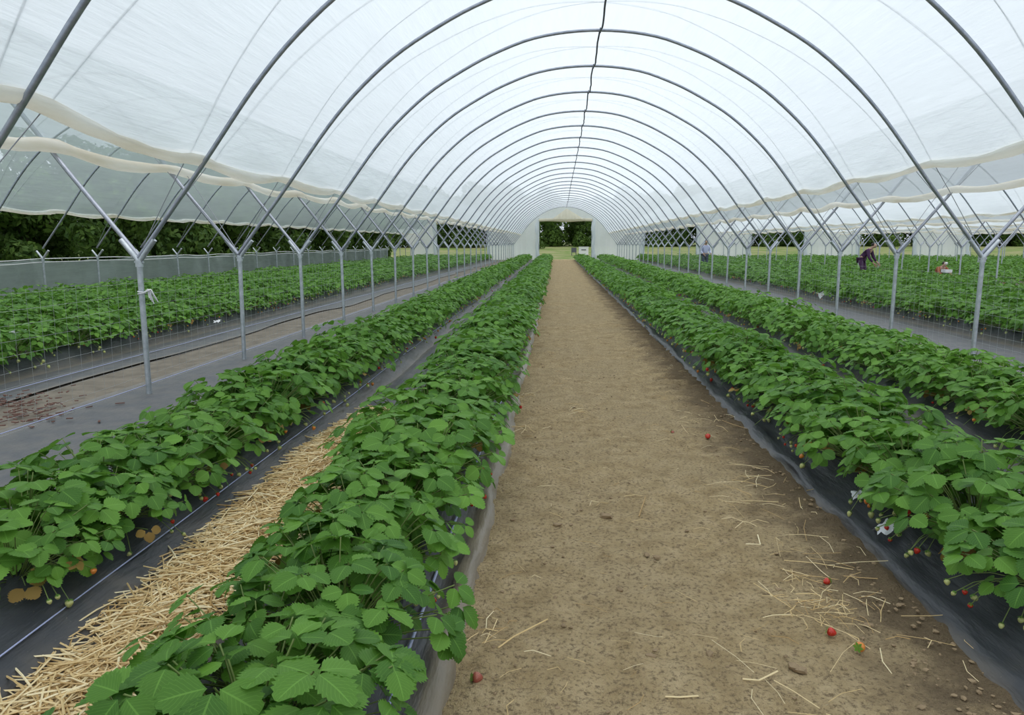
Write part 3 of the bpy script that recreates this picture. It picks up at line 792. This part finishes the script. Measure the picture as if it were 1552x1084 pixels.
o = mb.build('plant_litter', M['debris'], smooth=False); tag(o, 'heap of reddish-brown plant litter on the ground far left', 'plant litter', None, 'stuff')

# fallen berries
for px, py, m_, lab, r in ((1253, 968, 'red', 'fallen red strawberry on the soil below the straw pile, right', .017), (1300, 995, 'orange', 'fallen orange half-ripe strawberry on the soil, right', .019),
                           (716, 1041, 'dusty', 'dusty crushed strawberry at the left edge of the path', .019), (1256, 890, 'red', 'fallen red strawberry among the straws right of the path', .015),
                           (1072, 667, 'red', 'distant fallen red strawberry by the right bed edge', .022), (1018, 660, 'dusty', 'dark dried strawberry lying in the middle of the path', .014)):
    x, y = gp(px, py); mb = MB(); rg = np.random.default_rng(px); T = rotm('X', 1.35) @ rotm('Z', 0)
    T = rotm('Z', rg.uniform(0, 6)) @ T
    V, Fq = berry_shape(r, r * 2.0, 10); mb.add(V @ T.T, Fq); o = mb.build('strawberry', M[m_], None, True, (x, y, .018 + r * .9)); tag(o, lab, 'strawberry', 'fallen strawberries on the path')
    mb = MB()
    for k in range(6):
        a = 2 * PI * k / 6; c, s = math.cos(a), math.sin(a)
        Q = np.array([(0, 0, .003), (c * r * .6 - s * r * .3, s * r * .6 + c * r * .3, .004), (c * r * 1.1, s * r * 1.1, .002), (c * r * .6 + s * r * .3, s * r * .6 - c * r * .3, .004)]); mb.add(Q @ T.T, [(0, 1, 2, 3)])
    mb.build('calyx', M['leaf'], o)

# drip lines on the beds
def drip(fx, y0, y1, z, label, r=.0042):
    ys = np.arange(y0, y1, .25); mb = MB(); add_tube(mb, np.stack([fx(ys) + .02 * vnoise(ys, 6, .6), ys, z + .004 * vnoise(ys, 8, 1.5)], 1), r, 5)
    o = mb.build('drip_line', M['drip']); return tag(o, label, 'drip line', 'drip lines')
drip(lambda y: xl(y) + .31, 1.2, 40, .102, 'pale blue drip line on the right flank of the bed left of the path', .0065)
drip(lambda y: xl2(y) + .36, 1.5, 40, .104, 'pale blue drip line on the flank of the bed beside the straw', .0036)
drip(lambda y: xl2(y) - .62, 4.0, 45, .03, 'pale drip line on the ground fabric close behind the second left bed')
drip(lambda y: -4.13 + 0 * y, 4.0, 45, .10, 'pale line strung low along the feet of the left posts')
drip(lambda y: -5.55 + 0 * y, 6.0, 45, .03, 'pale drip line on the fabric by the nearest bed beyond the left posts')

# scraps of white plastic
def scrap(px, py, z, s, lab, sy=1.0):
    x, y = gp(px, py, z); n = 9; u = np.linspace(-1, 1, n); A, B = np.meshgrid(u, u, indexing='ij'); sd = px
    Z = .30 * vnoise2(A * 2.1 + 9, B * 2.1 + 9, sd) + .22 * vnoise2(A * 5 + 9, B * 5 + 9, sd + 1) + .25 * (1 - A * A)
    e = 1 - .25 * vnoise2(A * 3 + 20, B * 3 + 20, sd + 2)
    mb = MB(); mb.add(np.stack([A * s * e, B * s * sy * e, Z * s], -1), grid_faces(n, n))
    o = mb.build('plastic_scrap', M['scrap'], None, True, (x, y, z)); tag(o, lab, 'plastic scrap', 'white plastic scraps'); o.rotation_euler = (rnd.uniform(-.4, .4), rnd.uniform(-.4, .4), rnd.uniform(0, 3)); return o
scrap(1304, 750, .11, .046, 'crumpled white plastic under the leaves of the right bed, farther piece')
scrap(1343, 800, .11, .042, 'crumpled white plastic strip on the right bed film, nearer piece', 1.5)
scrap(138, 812, .20, .06, 'torn white plastic among the leaves left of the straw', 1.3)
scrap(26, 507, .40, .10, 'white plastic scrap among plants beyond the left posts')
scrap(1250, 446, .18, .16, 'white plastic scrap on a bed behind the right posts')
scrap(330, 487, .20, .055, 'small white scrap at the foot of the bed behind the left posts')

# white string tied on the nearest left post
e = empty('tied_string', (CX - W + .0, HY[2], 1.02)); tag(e, 'bunch of white string tied around the nearest left post', 'string')
mb = MB(); th = np.linspace(0, 4 * PI, 30); add_tube(mb, np.stack([.034 * np.cos(th), .034 * np.sin(th), .012 * np.sin(th * .5)], 1), .006, 5); mb.build('loop', M['string'], e)
for k in range(7):
    mb = MB(); a = .2 * k; add_tube(mb, [(.03, -.01, 0), (.07 + .012 * k, -.02 - .01 * k, .035), (.09 + .014 * k, -.03, -.05 - .018 * (k % 4))], .0055, 5); mb.build('loose_end', M['string'], e)

# ------------------------------------------------------------------ trees and hedge
def tree_geo(seed, H=6.0, Rr=2.3, n=7500, ls=.17):
    rg = np.random.default_rng(seed); mb = MB(); nb = 30
    B = np.stack([rg.normal(0, .48, nb) * Rr, rg.normal(0, .48, nb) * Rr, rg.uniform(.03, .92, nb) * H], 1); br = rg.uniform(.28, .46, nb) * Rr
    V = np.zeros((n * 4, 3)); k = 0
    d = rg.normal(0, 1, (n, 3)); d /= np.linalg.norm(d, axis=1)[:, None]
    b = rg.integers(0, nb, n); P = B[b] + d * (br[b] * rg.uniform(.6, 1.05, n) ** .5)[:, None]; P[:, 2] = np.maximum(P[:, 2], .12)
    nrm = d + rg.normal(0, .5, (n, 3)); nrm /= np.linalg.norm(nrm, axis=1)[:, None]
    t = np.cross(nrm, rg.normal(0, 1, (n, 3))); t /= np.linalg.norm(t, axis=1)[:, None]; u = np.cross(nrm, t)
    s = rg.uniform(.6, 1.3, n)[:, None] * ls
    Q = np.stack([P - t * s, P + u * s * .5 + nrm * s * .12, P + t * s, P - u * s * .5 + nrm * s * .12], 1).reshape(-1, 3)
    mb.add(Q, np.arange(n * 4).reshape(-1, 4)); f = mb.mesh('foliage', [M['tree_leaf']])
    mb = MB(); add_tube(mb, [(0, 0, -.3), (.05, .03, H * .3), (.0, .1, H * .62)], [.17, .13, .05], 7)
    for k in range(5): add_tube(mb, [(.03, .02, H * (.2 + .07 * k)), tuple(B[k] * [.5, .5, .9]), tuple(B[k])], [.07, .045, .02], 5)
    return f, mb.mesh('trunk', [M['bark']])
TREES = [tree_geo(900 + i) for i in range(4)]
def tree(x, y, z, s, lab, grp, v):
    e = empty('tree', (x, y, z), rnd.uniform(0, 6)); e.scale = (s, s, s * rnd.uniform(.92, 1.12)); tag(e, lab, 'tree', grp)
    f, t = TREES[v % 4]; link('foliage', f, e); link('trunk', t, e)
k = 0
for y in np.arange(15.6, 74, 2.7):
    k += 1; tree(-17.4 - rnd.uniform(0, 1.6), y, -.2, min(1.02, (1.75 + .125 * y) / 6.2) * rnd.uniform(.92, 1.05), 'dark green hedge tree behind the windbreak sheet, %s from the left edge' % nth(k), 'hedge trees beyond the windbreak', k)
k = 0
for x in np.arange(-30, 84, 3.2):
    k += 1; tree(x + rnd.uniform(-.6, .6), 121 + (k % 2) * 6 + rnd.uniform(-2, 2), .9, rnd.uniform(1.2, 1.65), 'dark leafy tree in the row beyond the tunnel ends, %s from the left' % nth(k), 'trees beyond the tunnel ends', k)
tree(-4.5, 104, .55, .95, 'paler tree just inside the left of the far doorway', 'trees beyond the tunnel ends', 2)

# white box outside the far doorway
x = (884 - VX) / F_PX * 80; e = empty('storage_box', (x, 80, .17)); tag(e, 'white storage box standing outside the far doorway', 'box')
mb = MB(); add_box(mb, (0, 0, .48), (1.0, .8, .78)); bmm = mb.build('body', M['scrap'], e, False)
mb = MB(); add_box(mb, (0, 0, .90), (1.06, .86, .07)); mb.build('lid', M['scrap'], e, False)
mb = MB()
for k in range(4): add_box(mb, ((-.4, .4)[k % 2], (-.3, .3)[k // 2], .05), (.1, .1, .1))
mb.build('feet', M['cord'], e, False)
mb = MB(); add_box(mb, (0, -.415, .62), (.5, .03, .09)); mb.build('handle', M['cord'], e, False)
e = empty('crate', (x - 1.02, 80, .17)); tag(e, 'small black crate beside the white box beyond the doorway', 'crate')
mb = MB(); add_box(mb, (0, 0, .35), (.5, .6, .03))
for s in (-1, 1): add_box(mb, (s * .25, 0, .6), (.03, .6, .5)); add_box(mb, (0, s * .3, .6), (.5, .03, .5))
mb.build('body', M['cord'], e, False)
mb = MB()
for k in range(4): add_box(mb, ((-.22, .22)[k % 2], (-.26, .26)[k // 2], .17), (.06, .06, .34))
mb.build('legs', M['cord'], e, False)

# ------------------------------------------------------------------ people picking fruit
def skin(name, pts, edges, mat_, parent, sub=2):
    """pts: (x,y,z,r); grows one surface around the joints"""
    me = bpy.data.meshes.new(name); bm = bmesh.new(); lay = bm.verts.layers.skin.verify(); vs = []
    for p in pts:
        v = bm.verts.new(p[:3]); v[lay].radius = (p[3], p[3] if len(p) < 5 else p[4]); vs.append(v)
    vs[0][lay].use_root = True
    for a, b in edges: bm.edges.new((vs[a], vs[b]))
    bm.to_mesh(me); bm.free(); me.materials.append(mat_)
    o = link(name, me, parent); o.modifiers.new('skin', 'SKIN').use_smooth_shade = True
    s = o.modifiers.new('sub', 'SUBSURF'); s.levels = s.render_levels = sub
    return o
M['skin'] = plain('skin', (0.48, 0.30, 0.22), 0.55); M['hair'] = plain('dark_hair', (0.03, 0.022, 0.02), 0.6); M['eye'] = plain('eye', (.03, .03, .03), .3)
def person(loc, rz, lab, J, shirt, trousers, hairm, shoes, hat=None):
    """J: joints in person space, facing -Y"""
    e = empty('person', loc, rz); tag(e, lab, 'person', 'people picking strawberries')
    p = lambda k, r, d=None: (*J[k], r) if d is None else (*J[k], r, d)
    head = np.array(J['head']); neck = np.array(J['neck']); f = np.array(J['face']); f = f / np.linalg.norm(f)
    up = head - neck; up /= np.linalg.norm(up); sd = np.cross(f, up)
    pts = [p('pelvis', .13, .10), p('waist', .12, .09), p('chest', .15, .105), p('neck', .052), (*(head - up * .06 + f * .015), .072), (*head, .088), (*(head + up * .085), .06),
           (*(head + f * .115 - up * .02), .012)]
    ed = [(0, 1), (1, 2), (2, 3), (3, 4), (4, 5), (5, 6), (5, 7)]
    for s in 'lr':
        b = len(pts)
        pts += [p('sh' + s, .062), p('el' + s, .045), p('wr' + s, .028)]; ed += [(2, b), (b, b + 1), (b + 1, b + 2)]
        w = np.array(J['wr' + s]); d = w - np.array(J['el' + s]); d /= np.linalg.norm(d); c = np.cross(d, sd); c /= np.linalg.norm(c) + 1e-9
        q = len(pts); pts.append((*(w + d * .07), .030)); ed.append((b + 2, q))
        for k in range(4):
            o_ = c * (-.027 + .018 * k); a = len(pts); L = (.075, .085, .08, .062)[k]
            pts += [(*(w + d * .09 + o_), .0095), (*(w + d * (.09 + L * .55) + o_ * 1.1 + f * .01), .0085), (*(w + d * (.09 + L) + o_ * 1.1 + f * .03), .0075)]; ed += [(q, a), (a, a + 1), (a + 1, a + 2)]
        a = len(pts); pts += [(*(w + d * .04 - c * .035 + f * .01), .011), (*(w + d * .085 - c * .05 + f * .025), .009)]; ed += [(q, a), (a, a + 1)]
        b = len(pts); pts += [p('hip' + s, .095), p('kn' + s, .062), p('an' + s, .042), p('toe' + s, .035)]; ed += [(0, b), (b, b + 1), (b + 1, b + 2), (b + 2, b + 3)]
    skin('body', pts, ed, M['skin'], e)
    mid = lambda a, b, t: tuple(np.array(J[a]) * (1 - t) + np.array(J[b]) * t)
    skin('shirt', [p('pelvis', .155, .125), p('waist', .145, .115), p('chest', .172, .128), (*mid('chest', 'neck', .6), .09), p('shl', .078), p('ell', .058), (*mid('ell', 'wrl', .85), .042), p('shr', .078), p('elr', .058), (*mid('elr', 'wrr', .85), .042)],
         [(0, 1), (1, 2), (2, 3), (2, 4), (4, 5), (5, 6), (2, 7), (7, 8), (8, 9)], shirt, e)
    skin('trousers', [p('pelvis', .150, .120), p('hipl', .108), p('knl', .078), (*mid('knl', 'anl', .9), .06), p('hipr', .108), p('knr', .078), (*mid('knr', 'anr', .9), .06)], [(0, 1), (1, 2), (2, 3), (0, 4), (4, 5), (5, 6)], trousers, e)
    for s in 'lr': skin('shoe', [(*(np.array(J['an' + s]) + [0, .03, -.02]), .052), (*(np.array(J['an' + s]) * .5 + np.array(J['toe' + s]) * .5 + [0, 0, -.005]), .05), p('toe' + s, .045)], [(0, 1), (1, 2)], shoes, e)
    skin('hair', [(*(head + up * .05 - f * .02), .096), (*(head - f * .05 - up * .01), .085), (*(head - f * .055 - up * .08), .06)], [(0, 1), (1, 2)], hairm, e)
    for s in (-1, 1):
        mb = MB(); mb.add(IV * .011 + head + f * .088 + sd * .032 * s + up * .012, IF); mb.build('eye', M['eye'], e)
    if hat is not None:
        skin('cap', [(*(head + up * .075), .100), (*(head + up * .055 + f * .11), .05)], [(0, 1)], hat, e)
    return e
STAND = dict(pelvis=(0, 0, .93), waist=(0, -.01, 1.06), chest=(0, -.03, 1.27), neck=(0, -.05, 1.43), head=(0, -.09, 1.55), face=(0, -1, -.25),
             shl=(.19, -.03, 1.33), ell=(.26, -.04, 1.06), wrl=(.20, -.24, .95), shr=(-.19, -.03, 1.33), elr=(-.26, -.02, 1.06), wrr=(-.22, -.22, .93),
             hipl=(.10, 0, .86), knl=(.11, -.03, .48), anl=(.11, .02, .09), toel=(.12, -.13, .05), hipr=(-.10, 0, .86), knr=(-.11, -.03, .48), anr=(-.11, .02, .09), toer=(-.12, -.13, .05))
BEND = dict(pelvis=(0, .12, .90), waist=(0, .02, 1.02), chest=(0, -.13, 1.19), neck=(0, -.25, 1.31), head=(0, -.33, 1.41), face=(0, -.75, -.65),
            shl=(.19, -.18, 1.22), ell=(.24, -.26, .95), wrl=(.19, -.42, .76), shr=(-.19, -.18, 1.22), elr=(-.24, -.24, .95), wrr=(-.18, -.40, .74),
            hipl=(.10, .10, .85), knl=(.12, -.02, .47), anl=(.12, .06, .09), toel=(.13, -.10, .05), hipr=(-.10, .10, .85), knr=(-.12, .0, .47), anr=(-.12, .08, .09), toer=(-.13, -.08, .05))
CROUCH = dict(pelvis=(0, .12, .34), waist=(0, .07, .47), chest=(0, -.08, .64), neck=(0, -.19, .76), head=(0, -.26, .86), face=(0, -.8, -.6),
              shl=(.19, -.12, .68), ell=(.26, -.28, .48), wrl=(.2, -.46, .40), shr=(-.19, -.12, .68), elr=(-.26, -.28, .48), wrr=(-.2, -.46, .38),
              hipl=(.12, .10, .30), knl=(.2, -.28, .44), anl=(.14, .02, .09), toel=(.16, -.13, .05), hipr=(-.12, .10, .30), knr=(-.2, -.28, .44), anr=(-.14, .02, .09), toer=(-.16, -.13, .05))
lil = plain('lilac_cotton', (0.55, 0.58, 0.80), .8); nav = plain('dark_denim', (0.05, 0.07, 0.11), .8); plum = plain('plum_fabric', (0.075, 0.03, 0.085), .8)
whi = plain('white_cotton', (0.75, 0.75, 0.74), .8); rus = plain('rust_fabric', (0.30, 0.10, 0.045), .8)
person(((1063 - VX) / F_PX * 40, 40, 0), .35, 'person in a pale lilac shirt standing bent over among the right rows', STAND, lil, nav, M['hair'], nav)
person(((1293 - VX) / F_PX * 30, 30, 0), .9, 'person in dark plum clothes and white shoes stooping to pick', BEND, plum, plum, M['hair'], whi)
pk = person(((1401 - VX) / F_PX * 28.0, 28.0, .03), .25, 'person in a rust top and pale cap crouching among the plants', CROUCH, rus, nav, M['hair'], nav, whi)
pk.scale = (.85, .85, .85)
x = (1411 - VX) / F_PX * 27.5; e = empty('picking_tray', (x, 27.5, .46)); tag(e, 'white picking tray held beside the crouching person', 'tray')
mb = MB(); add_box(mb, (0, 0, .02), (.22, .30, .03)); mb.build('base', M['scrap'], e, False)
mb = MB()
for s in (-1, 1): add_box(mb, (s * .11, 0, .06), (.02, .30, .10)); add_box(mb, (0, s * .15, .06), (.22, .02, .10))
mb.build('rim', M['scrap'], e, False)

# ------------------------------------------------------------------ sky
wd = bpy.data.worlds.new('sky'); SC.world = wd; wd.use_nodes = True; nt = wd.node_tree; nt.nodes.clear()
out = nt.nodes.new('ShaderNodeOutputWorld'); bg = nt.nodes.new('ShaderNodeBackground'); tc = nt.nodes.new('ShaderNodeTexCoord'); sp = nt.nodes.new('ShaderNodeSeparateXYZ'); rp = nt.nodes.new('ShaderNodeValToRGB')
nt.links.new(tc.outputs['Generated'], sp.inputs[0]); nt.links.new(sp.outputs[2], rp.inputs[0])
e_ = rp.color_ramp.elements; e_[0].position = 0.0; e_[0].color = (.84, .915, 1.0, 1); e_[1].position = .6; e_[1].color = (.88, .945, 1.0, 1)
nt.links.new(rp.outputs[0], bg.inputs[0]); bg.inputs[1].default_value = 0.9; nt.links.new(bg.outputs[0], out.inputs[0])
sun = bpy.data.lights.new('sun', 'SUN'); sun.energy = 1.9; sun.angle = math.radians(75); sun.color = (1, .97, .92)
so = bpy.data.objects.new('sun', sun); COL.objects.link(so); so.rotation_euler = (math.radians(8), math.radians(6), 0)

vs_ = SC.view_settings; SC.display_settings.display_device = 'sRGB'
vs_.view_transform = 'Standard'; vs_.look = 'None'; vs_.gamma = 1.0; vs_.exposure = 0.1; vs_.use_curve_mapping = False
SC.cycles.max_bounces = 10; SC.cycles.diffuse_bounces = 5; SC.cycles.transmission_bounces = 8; SC.cycles.transparent_max_bounces = 24
SC.cycles.use_denoising = True
